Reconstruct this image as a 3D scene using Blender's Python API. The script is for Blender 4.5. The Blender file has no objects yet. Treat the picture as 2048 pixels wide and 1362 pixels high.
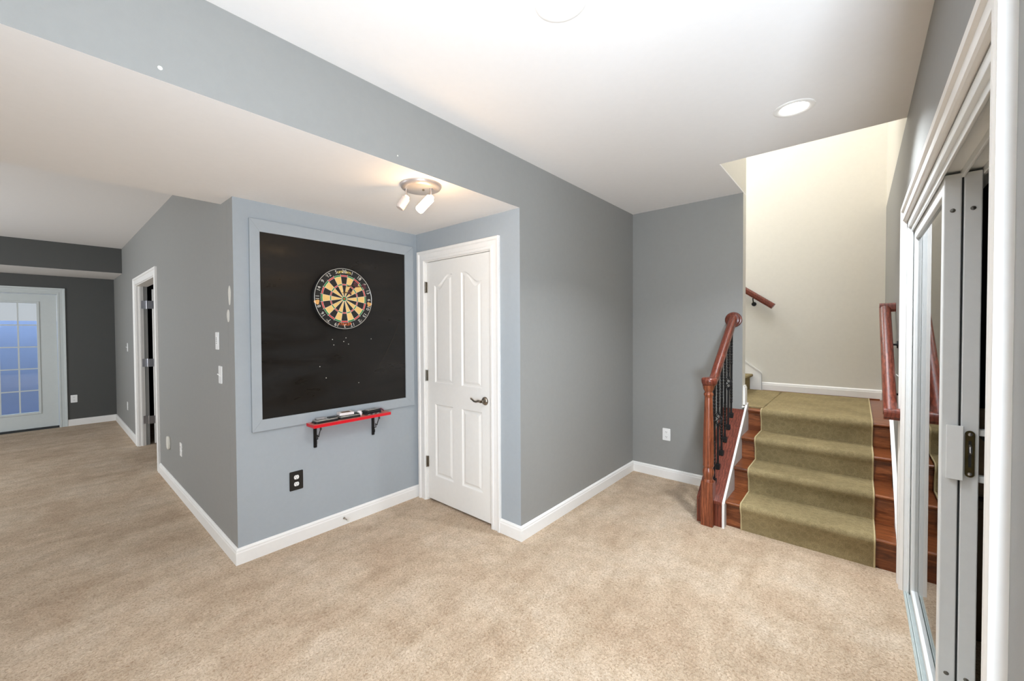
import bpy, bmesh, math, random
from mathutils import Vector, Matrix
random.seed(7)
S = bpy.context.scene
C = S.collection
R = math.radians

# ---------------------------------------------------------------- camera
YAW, PITCH, ROLL, FPX = 0.7306274, -0.0179427, -0.005707, 806.4288
EYE = Vector((0, 0, 1.4569))
fw = Vector((math.cos(PITCH)*math.cos(YAW), math.cos(PITCH)*math.sin(YAW), math.sin(PITCH)))
rt = Vector((math.sin(YAW), -math.cos(YAW), 0)); up = rt.cross(fw)
r2 = rt*math.cos(ROLL) + up*math.sin(ROLL); u2 = -rt*math.sin(ROLL) + up*math.cos(ROLL)
cd = bpy.data.cameras.new('camera'); cam = bpy.data.objects.new('camera', cd); C.objects.link(cam)
M3 = Matrix((r2, u2, -fw)).transposed()
cam.matrix_world = Matrix.Translation(EYE) @ M3.to_4x4()
cd.sensor_width = 36; cd.lens = FPX/2048*36
cd.shift_x = 30.6/2048; cd.shift_y = -7.16/2048
cd.clip_start = 0.02; cd.clip_end = 100
S.camera = cam
# ---------------------------------------------------------------- view, world, large lights
S.view_settings.view_transform = 'Standard'; S.view_settings.look = 'None'
S.view_settings.exposure = 0.06; S.view_settings.gamma = 1; S.view_settings.use_curve_mapping = False
S.cycles.max_bounces = 10; S.cycles.diffuse_bounces = 7; S.cycles.glossy_bounces = 5; S.cycles.transmission_bounces = 8
S.cycles.use_denoising = True
S.cycles.sample_clamp_indirect = 6
W = bpy.data.worlds.new('world'); S.world = W; W.use_nodes = True
bg = W.node_tree.nodes['Background']; bg.inputs[0].default_value = (0.80, 0.80, 0.92, 1); bg.inputs[1].default_value = 0.75

def area(name, loc, rot, sx, sy, power, col=(1, 1, 1), spread=180):
    l = bpy.data.lights.new(name, 'AREA'); l.shape = 'RECTANGLE'; l.size = sx; l.size_y = sy
    l.energy = power; l.color = col; l.spread = R(spread)
    o = bpy.data.objects.new(name, l); o.location = loc; o.rotation_euler = rot; C.objects.link(o); return o
# added fill areas behind the camera, at the hall side and over the landing,
# and the photographer's flash turned up at the ceiling beside the camera
area('rear_fill', (-2.25, -3.38, 1.40), (R(90), 0, 0), 1.3, 2.0, 108, (.82, 0.95, 1.10))  # added fill for the room; the south wall has no window
area('hall_fill', (-2.88, 6.0, 1.5), (R(90), 0, R(-90)), 3.0, 1.4, 84, (0.86, 0.94, 1.02))  # added fill to brighten the hall; no window on this side
q_ = Vector((.72, -.05, .70)).to_track_quat('-Z', 'Y').to_euler()
area('bounced_flash', (-.40, -.42, 1.15), q_, .40, .40, 114, (.82, .95, 1.10))
area('upper_hall_light', (3.95, 0.25, 5.05), (0, 0, 0), 1.0, .8, 35, (.92, .98, 1.08))
area('landing_fill', (4.8, 2.3, 4.95), (R(20), 0, 0), 1.0, 1.0, 85, (.92, .98, 1.06))  # added fill over the upper flight, lifts the lower back wall
area('sky_over_window_well', (-.35, 9.52, 3.3), (R(-22), 0, 0), 1.8, .4, 260, (.72, .86, 1.05))

# ---------------------------------------------------------------- measured planes (metres)
xA, xB, xD, xS = 0.775, 2.162, 4.016, 5.45
yc, y0, yE, yR, yF, yB = 2.875, 1.722, 0.743, -0.195, 9.10, 8.05
x5 = 3.215
H, zs, H2, zb = 2.624, 2.287, 2.672, 2.313
BH = 0.10     # baseboard height

# ---------------------------------------------------------------- materials
def nodes(name):
    m = bpy.data.materials.new(name); m.use_nodes = True
    nt = m.node_tree; return m, nt, nt.nodes['Principled BSDF']
def srgb(r, g, b):
    f = lambda c: (c/255/12.92) if c/255 <= .04045 else ((c/255+.055)/1.055)**2.4
    return (f(r), f(g), f(b), 1)
def objcoord(nt, scale=(1, 1, 1), rot=(0, 0, 0)):
    tc = nt.nodes.new('ShaderNodeTexCoord'); mp = nt.nodes.new('ShaderNodeMapping')
    mp.inputs['Scale'].default_value = scale; mp.inputs['Rotation'].default_value = rot
    nt.links.new(tc.outputs['Object'], mp.inputs['Vector']); return mp.outputs['Vector']
def noise(nt, vec, scale, detail=3, rough=.55, dist=0):
    n = nt.nodes.new('ShaderNodeTexNoise'); n.inputs['Scale'].default_value = scale
    n.inputs['Detail'].default_value = detail; n.inputs['Roughness'].default_value = rough
    n.inputs['Distortion'].default_value = dist
    nt.links.new(vec, n.inputs['Vector']); return n.outputs['Fac']
def ramp(nt, fac, stops):
    r = nt.nodes.new('ShaderNodeValToRGB'); e = r.color_ramp.elements
    e[0].position, e[0].color = stops[0]; e[1].position, e[1].color = stops[-1]
    for p, c in stops[1:-1]:
        x = e.new(p); x.color = c
    nt.links.new(fac, r.inputs['Fac']); return r.outputs['Color']
def mix(nt, a, b, fac, mode='MIX'):
    m = nt.nodes.new('ShaderNodeMix'); m.data_type = 'RGBA'; m.blend_type = mode
    for v, i in ((fac, 0), (a, 6), (b, 7)):
        if hasattr(v, 'is_output') or isinstance(v, bpy.types.NodeSocket): nt.links.new(v, m.inputs[i])
        else: m.inputs[i].default_value = v
    return m.outputs[2]
def bump(nt, bsdf, h, strength=.2, dist=.01):
    b = nt.nodes.new('ShaderNodeBump'); b.inputs['Strength'].default_value = strength
    b.inputs['Distance'].default_value = dist
    nt.links.new(h, b.inputs['Height']); nt.links.new(b.outputs['Normal'], bsdf.inputs['Normal'])
def plain(name, col, rough=.5, metal=0, bumpy=0, var=0.04, spec=.5, scale=30):
    m, nt, b = nodes(name); v = objcoord(nt); n = noise(nt, v, scale, 2)
    c = tuple(col[:3]); d = tuple(x*(1-var) for x in c)
    nt.links.new(ramp(nt, n, [(.35, d+(1,)), (.65, c+(1,))]), b.inputs['Base Color'])
    b.inputs['Roughness'].default_value = rough; b.inputs['Metallic'].default_value = metal
    b.inputs['Specular IOR Level'].default_value = spec
    if bumpy: bump(nt, b, noise(nt, v, scale*8, 2), bumpy, .002)
    return m
def glow(name, col, strength):
    m, nt, b = nodes(name); b.inputs['Base Color'].default_value = col
    b.inputs['Emission Color'].default_value = col; b.inputs['Emission Strength'].default_value = strength
    return m

GREY = plain('grey_paint', srgb(149, 148, 144), .62, bumpy=.06, var=.02, spec=.35)
BLUE = plain('blue_grey_paint', srgb(164, 170, 174), .62, bumpy=.06, var=.02, spec=.35)
DGREY = plain('dark_grey_paint', srgb(126, 127, 124), .62, bumpy=.06, var=.02, spec=.35)
BEIGE = plain('beige_paint', srgb(222, 217, 206), .62, bumpy=.06, var=.02, spec=.35)
CEIL = plain('ceiling_paint', srgb(238, 235, 232), .8, bumpy=.05, var=.01, spec=.2)
WHITE = plain('white_trim_paint', srgb(240, 237, 232), .5, var=.015, spec=.5)
DOORW = plain('white_door_paint', srgb(240, 237, 231), .35, var=.015, spec=.5, bumpy=.03)
FARW = plain('far_door_paint', srgb(205, 210, 208), .4, var=.02)
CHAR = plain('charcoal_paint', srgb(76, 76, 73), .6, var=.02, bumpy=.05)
SKIRT = plain('grey_white_skirt_paint', srgb(196, 190, 184), .5, var=.03)
VINYL = plain('white_vinyl', srgb(232, 234, 233), .35, var=.02)
PLATE = plain('white_plastic', srgb(244, 243, 240), .35, var=.01)
IVORY = plain('ivory_plastic', srgb(226, 223, 212), .4, var=.02)
BLACKP = plain('black_plastic', srgb(26, 25, 24), .4, var=.05)
SLOT = plain('dark_slot', srgb(40, 38, 36), .6)
NICKEL = plain('satin_nickel', srgb(150, 142, 130), .3, 1, var=.06)
CHROME = plain('brushed_chrome', srgb(205, 203, 205), .28, 1, var=.05)
SCREW = plain('screw_steel', srgb(130, 128, 122), .4, 1)
BRASS = plain('aged_brass', srgb(104, 92, 62), .35, 1, var=.2, scale=60)
IRON = plain('black_iron', srgb(20, 19, 19), .45, .4, var=.1)
RED = plain('red_paint', srgb(214, 10, 32), .35, var=.03)
SHELFTOP = plain('pale_red_shelf_top', srgb(196, 120, 108), .5, var=.1)  # paler red for the top face of the shelf board
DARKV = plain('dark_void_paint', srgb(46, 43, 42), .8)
RUBBER = plain('weather_strip', srgb(52, 54, 54), .8)
TRACK = plain('painted_aluminium_track', srgb(200, 210, 208), .35, .3, var=.08)
OUTW = plain('concrete_well', srgb(140, 152, 192), .9, var=.06, scale=3)
BROWN = plain('dark_brown_wood', srgb(84, 60, 40), .6, var=.2)
TAN = plain('brown_cloth', srgb(132, 108, 88), .9, var=.15, bumpy=.3)

def m_carpet():
    m, nt, b = nodes('beige_carpet')
    v = objcoord(nt)
    v2 = objcoord(nt, (1, 1, 1), (0, 0, .6))
    big = noise(nt, v2, 2.1, 8, .68, .35); mid = noise(nt, v, 11, 5, .65, .2); fine = noise(nt, v, 95, 4, .75, .8)
    vs = objcoord(nt, (.6, 5, 1), (0, 0, -.35)); st = noise(nt, vs, 1.6, 3, .5)
    c1 = ramp(nt, big, [(.36, srgb(212, 186, 158)), (.50, srgb(226, 203, 176)), (.62, srgb(234, 214, 190))])
    c2 = ramp(nt, mid, [(.3, srgb(232, 230, 226)), (.6, srgb(255, 255, 255))])
    c3 = ramp(nt, fine, [(.36, srgb(200, 188, 176)), (.5, srgb(240, 237, 233)), (.62, srgb(255, 255, 255))])
    c4 = ramp(nt, st, [(.36, srgb(243, 241, 238)), (.55, srgb(255, 255, 255))])
    c = mix(nt, c1, c2, 1, 'MULTIPLY'); c = mix(nt, c, c3, 1, 'MULTIPLY'); c = mix(nt, c, c4, 1, 'MULTIPLY')
    nt.links.new(c, b.inputs['Base Color']); b.inputs['Roughness'].default_value = .98
    b.inputs['Specular IOR Level'].default_value = .1
    b.inputs['Sheen Weight'].default_value = .15
    bump(nt, b, noise(nt, v, 95, 4, .75, .8), .8, .012); return m
CARPET = m_carpet()

def m_wood(name, a, bcol, c, axis='x', rough=.3, scale=6):
    m, nt, b = nodes(name)
    sc = {'x': (1.2, 9, 9), 'y': (9, 1.2, 9), 'z': (9, 9, 1.2)}[axis]
    v = objcoord(nt, sc)
    n1 = noise(nt, v, scale*.55, 5, .6, 1.4); n2 = noise(nt, v, scale*5, 3, .6, .3)
    w = nt.nodes.new('ShaderNodeTexWave'); w.inputs['Scale'].default_value = scale*.32
    w.inputs['Distortion'].default_value = 7; w.inputs['Detail'].default_value = 3; w.inputs['Detail Scale'].default_value = 1.2
    w.bands_direction = 'Y' if axis != 'y' else 'X'
    nt.links.new(v, w.inputs['Vector'])
    k = ramp(nt, n1, [(.3, a), (.55, bcol), (.75, c)])
    g = ramp(nt, w.outputs['Fac'], [(.1, (.62, .55, .5, 1)), (.45, (1, 1, 1, 1))])
    f = ramp(nt, n2, [(.35, (.72, .68, .66, 1)), (.55, (1, 1, 1, 1))])
    o = mix(nt, k, g, 1, 'MULTIPLY'); o = mix(nt, o, f, .8, 'MULTIPLY')
    nt.links.new(o, b.inputs['Base Color']); b.inputs['Roughness'].default_value = rough
    bump(nt, b, n2, .08, .002); return m
OAKY = m_wood('red_oak_stair', srgb(102, 54, 28), srgb(140, 80, 44), srgb(164, 100, 60), 'y', .28)
OAKZ = m_wood('red_oak_newel', srgb(110, 56, 34), srgb(146, 80, 50), srgb(168, 98, 66), 'z', .3)
CHERRY = m_wood('cherry_rail', srgb(96, 44, 30), srgb(122, 60, 43), srgb(142, 76, 56), 'x', .28)
CHERRYZ = m_wood('cherry_rail_front', srgb(96, 44, 30), srgb(122, 60, 43), srgb(142, 76, 56), 'z', .28)

def m_runner():
    m, nt, b = nodes('olive_stair_runner')
    v = objcoord(nt, (1, 1, 1))
    vo = nt.nodes.new('ShaderNodeTexVoronoi'); vo.inputs['Scale'].default_value = 17; vo.inputs['Randomness'].default_value = .12
    nt.links.new(objcoord(nt, (1, 1, 1), (R(20), R(30), R(45))), vo.inputs['Vector'])
    pat = ramp(nt, vo.outputs['Distance'], [(.28, srgb(214, 212, 208)), (.36, srgb(255, 255, 255)), (.5, srgb(255, 255, 255)), (.58, srgb(228, 226, 222))])
    big = noise(nt, v, 4, 4, .6)
    c = ramp(nt, big, [(.35, srgb(143, 127, 92)), (.65, srgb(160, 143, 105))])
    fine = ramp(nt, noise(nt, v, 260, 2, .6), [(.35, srgb(205, 205, 205)), (.6, srgb(255, 255, 255))])
    c = mix(nt, c, pat, .38, 'MULTIPLY'); c = mix(nt, c, fine, .8, 'MULTIPLY')
    nt.links.new(c, b.inputs['Base Color']); b.inputs['Roughness'].default_value = .95
    b.inputs['Specular IOR Level'].default_value = .1
    bump(nt, b, noise(nt, v, 300, 2, .6), .5, .004); return m
RUNNER = m_runner()
BIND = plain('runner_binding', srgb(190, 172, 130), .9, var=.08)

def m_board():
    m, nt, b = nodes('black_chalkboard')
    v = objcoord(nt, (1, 1, 3.2)); n = noise(nt, v, 2.4, 4, .55, .4)
    vf = objcoord(nt, (2, 2, 26)); f = noise(nt, vf, 7, 3, .6)
    c = ramp(nt, n, [(.30, srgb(21, 19, 17)), (.6, srgb(29, 25, 21)), (.78, srgb(37, 31, 25))])
    f2 = ramp(nt, f, [(.3, (.86, .86, .86, 1)), (.7, (1, 1, 1, 1))])
    c = mix(nt, c, f2, 1, 'MULTIPLY')
    nt.links.new(c, b.inputs['Base Color'])
    rr = nt.nodes.new('ShaderNodeMapRange'); rr.inputs[1].default_value = .42; rr.inputs[2].default_value = .64
    rr.inputs[3].default_value = .50; rr.inputs[4].default_value = .27
    nt.links.new(n, rr.inputs[0]); nt.links.new(rr.outputs[0], b.inputs['Roughness'])
    bump(nt, b, f, .06, .0010); b.inputs['Specular IOR Level'].default_value = .32; return m
BOARD = m_board()
def m_glass(name, col=(.93, .97, .94, 1)):
    m, nt, b = nodes(name); b.inputs['Base Color'].default_value = col
    b.inputs['Transmission Weight'].default_value = 1; b.inputs['Roughness'].default_value = .0
    b.inputs['IOR'].default_value = 1.5; return m
def m_pane(name):
    m, nt, b = nodes(name); nt.nodes.remove(b)
    out = nt.nodes['Material Output']; t = nt.nodes.new('ShaderNodeBsdfTransparent'); g = nt.nodes.new('ShaderNodeBsdfGlossy')
    g.inputs['Roughness'].default_value = .004; t.inputs['Color'].default_value = (.92, .96, .93, 1)
    f = nt.nodes.new('ShaderNodeFresnel'); f.inputs['IOR'].default_value = 1.5
    mx = nt.nodes.new('ShaderNodeMixShader'); nt.links.new(f.outputs[0], mx.inputs[0]); nt.links.new(t.outputs[0], mx.inputs[1]); nt.links.new(g.outputs[0], mx.inputs[2])
    nt.links.new(mx.outputs[0], out.inputs['Surface']); return m
GLASS = m_pane('clear_glass'); FGLASS = m_glass('frosted_lamp_glass', (1, .97, .92, 1))
FGLASS = plain('frosted_lamp_glass_unlit', srgb(226, 214, 206), .35, var=.02)
FGLASS.node_tree.nodes['Principled BSDF'].inputs['Transmission Weight'].default_value = .3
CREAM = plain('dartboard_cream', srgb(236, 196, 122), .8, var=.06); DBLACK = plain('dartboard_black', srgb(32, 29, 27), .7, var=.1)
DRED = plain('dartboard_red', srgb(206, 52, 52), .7); DGREEN = plain('dartboard_green', srgb(20, 128, 62), .7)
WIRE = plain('number_wire', srgb(225, 222, 214), .35, .3); LOGOY = plain('logo_yellow', srgb(240, 214, 120), .6)
LOGOO = plain('logo_orange', srgb(240, 120, 60), .6); EMBL = plain('emblem_orange', srgb(236, 176, 104), .6, var=.25, scale=200)
PURPLE = plain('dart_flight_purple', srgb(112, 62, 78), .4, var=.2, scale=100); STEELD = plain('dart_barrel', srgb(120, 80, 50), .3, .8)
CARD = plain('white_card', srgb(236, 228, 226), .5, var=.06, scale=120); CLEARP = plain('smoky_clear_lid', srgb(150, 146, 138), .18, .2, var=.25, scale=60)
PUTTY = plain('wall_filler', srgb(222, 219, 210), .8); DIFF = glow('downlight_glow', (1, .985, .96, 1), 14)
BULB = glow('warm_bulb_glow', (1, .82, .56, 1), 9)
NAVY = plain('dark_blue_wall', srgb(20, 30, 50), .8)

# ---------------------------------------------------------------- mesh helpers
class MB:
    def __init__(s): s.b = bmesh.new()
    def _f(s, vs, mi=0):
        try:
            f = s.b.faces.new(vs); f.material_index = mi; return f
        except ValueError: return None
    def box(s, x0, x1, y0_, y1, z0, z1, mi=0, fm=None):
        v = [s.b.verts.new((x, y, z)) for x in (x0, x1) for y in (y0_, y1) for z in (z0, z1)]
        q = {'-x': (0, 1, 3, 2), '+x': (4, 6, 7, 5), '-y': (0, 4, 5, 1), '+y': (2, 3, 7, 6), '-z': (0, 2, 6, 4), '+z': (1, 5, 7, 3)}
        for k, i in q.items(): s._f([v[j] for j in i], (fm or {}).get(k, mi))
        return s
    def prism(s, poly, axis, a, b_, mi=0):
        """poly of 2D points in the two other axes (in xyz order), extruded along axis from a to b_"""
        def P(p, t):
            if axis == 'x': return (t, p[0], p[1])
            if axis == 'y': return (p[0], t, p[1])
            return (p[0], p[1], t)
        A = [s.b.verts.new(P(p, a)) for p in poly]; B = [s.b.verts.new(P(p, b_)) for p in poly]
        n = len(poly)
        s._f(A, mi); s._f(B[::-1], mi)
        for i in range(n): s._f([A[i], B[i], B[(i+1) % n], A[(i+1) % n]], mi)
        return s
    def cyl(s, p0, p1, r, n=24, r1=None, mi=0):
        return s.tube([p0, p1], [r, r if r1 is None else r1], n, mi)
    def tube(s, pts, rad, n=10, mi=0, closed=False, flat=1.0):
        pts = [Vector(p) for p in pts]; rings = []
        if not isinstance(rad, (list, tuple)): rad = [rad]*len(pts)
        prev = None; N = len(pts)
        for i, p in enumerate(pts):
            if closed: t = (pts[(i+1) % N]-pts[i-1])
            else: t = (pts[min(i+1, N-1)]-pts[max(i-1, 0)])
            t.normalize()
            if prev is None:
                a = Vector((0, 0, 1)) if abs(t.z) < .9 else Vector((1, 0, 0))
                u = t.cross(a).normalized()
            else:
                u = (prev - t*prev.dot(t)).normalized()
            prev = u; w = t.cross(u)
            rings.append([s.b.verts.new(p + (u*math.cos(2*math.pi*k/n) + w*math.sin(2*math.pi*k/n)*flat)*rad[i]) for k in range(n)])
        M = N if closed else N-1
        for i in range(M):
            A, B = rings[i], rings[(i+1) % N]
            for k in range(n): s._f([A[k], A[(k+1) % n], B[(k+1) % n], B[k]], mi)
        if not closed: s._f(rings[0][::-1], mi); s._f(rings[-1], mi)
        return s
    def lathe(s, prof, o, axis='z', n=32, mi=0, cap=True):
        """prof: (radius, height) along axis from o"""
        o = Vector(o); rings = []
        for r, h in prof:
            ring = []
            for k in range(n):
                a = 2*math.pi*k/n; c, d = r*math.cos(a), r*math.sin(a)
                p = {'z': (c, d, h), 'y': (c, h, d), 'x': (h, c, d)}[axis]
                ring.append(s.b.verts.new(o+Vector(p)))
            rings.append(ring)
        for A, B in zip(rings, rings[1:]):
            for k in range(n): s._f([A[k], A[(k+1) % n], B[(k+1) % n], B[k]], mi)
        if cap: s._f(rings[0], mi); s._f(rings[-1], mi)
        return s
    def sweep(s, path, prof, closed=False, mi=0):
        """path: list of (origin, U, V) frames; prof: list of (u, v)"""
        rings = [[s.b.verts.new(Vector(o)+Vector(U)*u+Vector(V)*v) for u, v in prof] for o, U, V in path]
        n = len(prof); N = len(rings)
        for i in range(N if closed else N-1):
            A, B = rings[i], rings[(i+1) % N]
            for k in range(n): s._f([A[k], A[(k+1) % n], B[(k+1) % n], B[k]], mi)
        if not closed: s._f(rings[0], mi); s._f(rings[-1], mi)
        return s
    def rot(s, M):
        bmesh.ops.transform(s.b, matrix=M, verts=s.b.verts); return s
    def build(s, name, mats, parent=None, bevel=0, smooth=False, seg=2):
        o0 = Vector((0, 0, 0)); p = parent
        while p is not None: o0 = o0 + p.location; p = p.parent
        bmesh.ops.translate(s.b, vec=-o0, verts=s.b.verts)
        bmesh.ops.recalc_face_normals(s.b, faces=s.b.faces)
        me = bpy.data.meshes.new(name); s.b.to_mesh(me); s.b.free()
        for m in (mats if isinstance(mats, (list, tuple)) else [mats]): me.materials.append(m)
        if smooth:
            for f in me.polygons: f.use_smooth = True
            me.set_sharp_from_angle(angle=R(38))
        o = bpy.data.objects.new(name, me); C.objects.link(o)
        if parent is not None: o.parent = parent
        if bevel:
            md = o.modifiers.new('bevel', 'BEVEL'); md.width = bevel; md.segments = seg; md.limit_method = 'ANGLE'; md.angle_limit = R(40)
        return o
def thing(name, label, cat, loc=(0, 0, 0), group=None, rz=0):
    o = bpy.data.objects.new(name, None); C.objects.link(o); o.location = loc; o.rotation_euler = (0, 0, rz)
    o.empty_display_size = .05
    return tag(o, label, cat, group)
def tag(o, label, cat, group=None):
    o['label'] = label; o['category'] = cat
    if group: o['group'] = group
    return o
def st(o, label=None, cat=None):
    o['kind'] = 'structure'
    if label: o['label'] = label
    if cat: o['category'] = cat
    return o
def dup(root, loc, rz, label, group=None, mats=None):
    r = root.copy(); C.objects.link(r); r.location = loc; r.rotation_euler = (0, 0, rz); r['label'] = label
    if group: r['group'] = group
    for ch in list(root.children):
        c = ch.copy(); C.objects.link(c); c.parent = r
        for g in list(ch.children):
            d = g.copy(); C.objects.link(d); d.parent = c
    return r
def text_mesh(txt, size, depth=.0006, shear=0, spacing=1):
    cu = bpy.data.curves.new('t', 'FONT'); cu.body = txt; cu.size = size; cu.extrude = depth
    cu.align_x = 'CENTER'; cu.align_y = 'CENTER'; cu.shear = shear; cu.space_character = spacing; cu.resolution_u = 3
    ob = bpy.data.objects.new('t', cu); C.objects.link(ob)
    dg = bpy.context.evaluated_depsgraph_get(); me = bpy.data.meshes.new_from_object(ob.evaluated_get(dg))
    bpy.data.objects.remove(ob); bpy.data.curves.remove(cu); return me
def add_mesh(mb, me, M, mi=0):
    vs = [mb.b.verts.new(M @ v.co) for v in me.vertices]
    for p in me.polygons: mb._f([vs[i] for i in p.vertices], mi)

# ================================================================ THE SHELL
XW, YS = -3.0, -3.5       # west and south limits of the open room (behind the camera)
st(MB().box(XW, 4.10, YS, 9.25, -.06, 0).build('floor', CARPET), 'beige cut pile carpet over the whole floor', 'floor')
# main ceiling with the stairwell opening cut out
c = MB()
c.box(XW, x5, YS, y0+.12, H, H+.012); c.box(x5, xD+.115, yE, y0+.12, H, H+.012)
st(c.build('ceiling', CEIL), 'white ceiling with recessed downlights', 'ceiling')
# north wall of the room: header over the alcove and hall, wall on the right of the alcove
c = MB()
c.box(XW, xB, y0, y0+.12, zs, H, 0, {'-z': 2}); c.box(xB, xD+.115, y0, y0+.12, 0, H, 0, {'-x': 1})
st(c.build('wall_north', [GREY, BLUE, CEIL]), 'grey wall right of the alcove running up into a header', 'wall')
# alcove
st(MB().box(xA, xB+.12, yc, yc+.12, 0, H2, 0, {'-x': 1}).build('wall_alcove_back', [BLUE, GREY]), 'blue-grey alcove wall behind the chalkboard', 'wall')
dY0, dY1, dZ = 1.985, 2.760, 2.045    # alcove door rough opening
c = MB(); c.box(xB, xB+.12, y0+.12, dY0, 0, zs); c.box(xB, xB+.12, dY1, yc, 0, zs); c.box(xB, xB+.12, dY0, dY1, dZ, zs)
st(c.build('wall_alcove_side', BLUE), 'blue-grey alcove wall around the white panel door', 'wall')
c = MB(); c.box(XW, xB+.12, y0+.12, yc, zs, H2+.02); c.box(XW, xA, yc, 3.111, zs, H2+.02)
st(c.build('ceiling_alcove', CEIL), 'lowered white ceiling over the alcove and hall entrance', 'ceiling')
# hall wall (slightly out of square), with the doorway
SK = -.025/(yF-yc)
hx = lambda y: xA + SK*(y-yc)
oN, oF, oT = 5.45, 6.80, 2.045
c = MB()
def hwall(ya, yb, za, zb_): c.prism([(hx(ya), ya), (hx(ya)+.11, ya), (hx(yb)+.11, yb), (hx(yb), yb)], 'z', za, zb_)
hwall(yc+.12, oN, 0, H2+.05); hwall(oF, yF, 0, H2+.05); hwall(oN, oF, oT, H2+.05)
st(c.build('wall_hall', GREY), 'dark grey hall wall with switches, outlets and a doorway', 'wall')
st(MB().box(XW, 3.3, 3.111, yF+.15, H2, H2+.05).build('ceiling_hall', CEIL), 'white hall ceiling beyond the lowered part', 'ceiling')
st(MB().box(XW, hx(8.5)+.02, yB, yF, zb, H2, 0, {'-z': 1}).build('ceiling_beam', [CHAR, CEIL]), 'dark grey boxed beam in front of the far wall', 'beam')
fX0, fX1, fZ = -.83, .125, 2.045
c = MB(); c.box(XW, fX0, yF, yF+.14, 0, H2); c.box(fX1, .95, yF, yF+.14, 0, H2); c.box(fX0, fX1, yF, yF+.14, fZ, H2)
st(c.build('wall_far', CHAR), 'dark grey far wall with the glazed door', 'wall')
c = MB(); c.box(XW-.1, XW, YS, yF+.14, 0, H2+.05)
st(c.build('wall_west', GREY), 'grey wall out of sight at the left', 'wall')
st(MB().box(XW-.1, 1.0, YS-.1, YS, 0, H+.02).build('wall_south', GREY), 'grey wall behind the viewer', 'wall')
# dark room behind the hall doorway
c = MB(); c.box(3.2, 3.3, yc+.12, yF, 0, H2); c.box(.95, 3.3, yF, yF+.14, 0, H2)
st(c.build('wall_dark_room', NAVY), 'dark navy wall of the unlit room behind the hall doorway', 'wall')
# end wall by the stairs, stairwell walls
st(MB().box(xD, xD+.115, yE, y0, 0, H, 0, {'-y': 1}).build('wall_end', [GREY, BEIGE]), 'grey wall with the rail rosette beside the stairs', 'wall')
c = MB(); c.box(x5, xD+.115, yE, yE+.1, H+.012, 5.2, 0); c.box(xD+.015, xD+.115, yE+.1, 3.3, H+.012, 5.2); c.box(xD+.015, xD+.115, y0+.12, 3.3, 0, H+.012)
st(c.build('wall_stairwell_left', BEIGE), 'beige stairwell wall rising above the room ceiling', 'wall')
c = MB(); c.box(x5-.1, x5, yR, yE+.1, H+.012, 5.2)
st(c.build('wall_stairwell_front', BEIGE), 'beige wall above the ceiling edge of the stairwell', 'wall')
st(MB().box(xS, xS+.1, yR, 3.3, 0, 5.2).build('wall_stairwell_back', BEIGE), 'tall beige wall above the stair landing', 'wall')
st(MB().box(xD+.115, xS+.1, 3.3, 3.4, 0, 5.2).build('wall_stairwell_end', BEIGE), 'beige wall at the top of the upper flight', 'wall')
st(MB().box(x5-.1, xS+.1, yR-.1, 3.4, 5.2, 5.25).build('ceiling_stairwell', CEIL), 'white ceiling over the upper stairwell', 'ceiling')
# right wall with the sliding door opening
sx0, sx1, sz = 1.17, 3.14, 2.03
c = MB()
c.box(.90, sx0, yR-.15, yR, 0, H); c.box(sx1, xS+.1, yR-.15, yR, 0, H); c.box(sx0, sx1, yR-.15, yR, sz, H)
c.box(x5-.1, xS+.1, yR-.15, yR, H, 5.2, 1)
c.box(.90, 1.0, YS, yR-.15, 0, H)
st(c.build('wall_right', [GREY, BEIGE]), 'grey wall around the sliding door, beige above in the stairwell', 'wall')
# unlit store behind the sliding door
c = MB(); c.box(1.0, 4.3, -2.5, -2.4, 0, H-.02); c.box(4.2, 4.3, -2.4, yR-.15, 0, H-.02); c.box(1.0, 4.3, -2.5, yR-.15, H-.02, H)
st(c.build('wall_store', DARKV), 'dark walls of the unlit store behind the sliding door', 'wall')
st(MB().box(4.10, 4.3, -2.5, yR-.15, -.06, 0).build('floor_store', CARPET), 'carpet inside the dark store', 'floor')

# ---------------------------------------------------------------- baseboards
BBP = [(0, 0), (.016, 0), (.016, .072), (.013, .080), (.013, .088), (.006, .098), (0, .100)]
def baseboard(name, pts, label, closed=False):
    """pts in plan, the room lies on the left of the direction of travel"""
    c = MB(); P = [Vector((p[0], p[1], 0)) for p in pts]; fr = []
    for i, p in enumerate(P):
        ds = []
        if i > 0: ds.append((P[i]-P[i-1]).normalized())
        if i < len(P)-1: ds.append((P[i+1]-P[i]).normalized())
        ns = [Vector((-d.y, d.x, 0)) for d in ds]
        n = ns[0] if len(ns) == 1 else (ns[0]+ns[1])/(1+ns[0].dot(ns[1]))
        fr.append((p, n, Vector((0, 0, 1))))
    c.sweep(fr, BBP); return st(c.build(name, WHITE), label, 'baseboard')
baseboard('baseboard_hall', [(hx(5.36), 5.36), (xA, yc)][::-1] if False else [(hx(5.36), 5.36), (xA, yc), (xB, yc)][::1] if False else [(xB, yc), (xA, yc), (hx(5.36), 5.36)], 'white baseboard round the chalkboard corner and along the hall')
baseboard('baseboard_north', [(xD, .905), (xD, y0), (xB, y0), (xB, 1.912)], 'white baseboard from the stairs to the alcove corner')
baseboard('baseboard_far', [(hx(6.89), 0), ] if False else [(hx(6.895), 6.895)][:0] + [(hx(yF), yF)][:0] + [(hx(yF), yF), (.18, yF)], 'white baseboard under the far wall outlet')
baseboard('baseboard_hall_end', [(hx(6.9), 6.9), (hx(yF), yF)], 'white baseboard at the far end of the hall wall')

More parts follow.
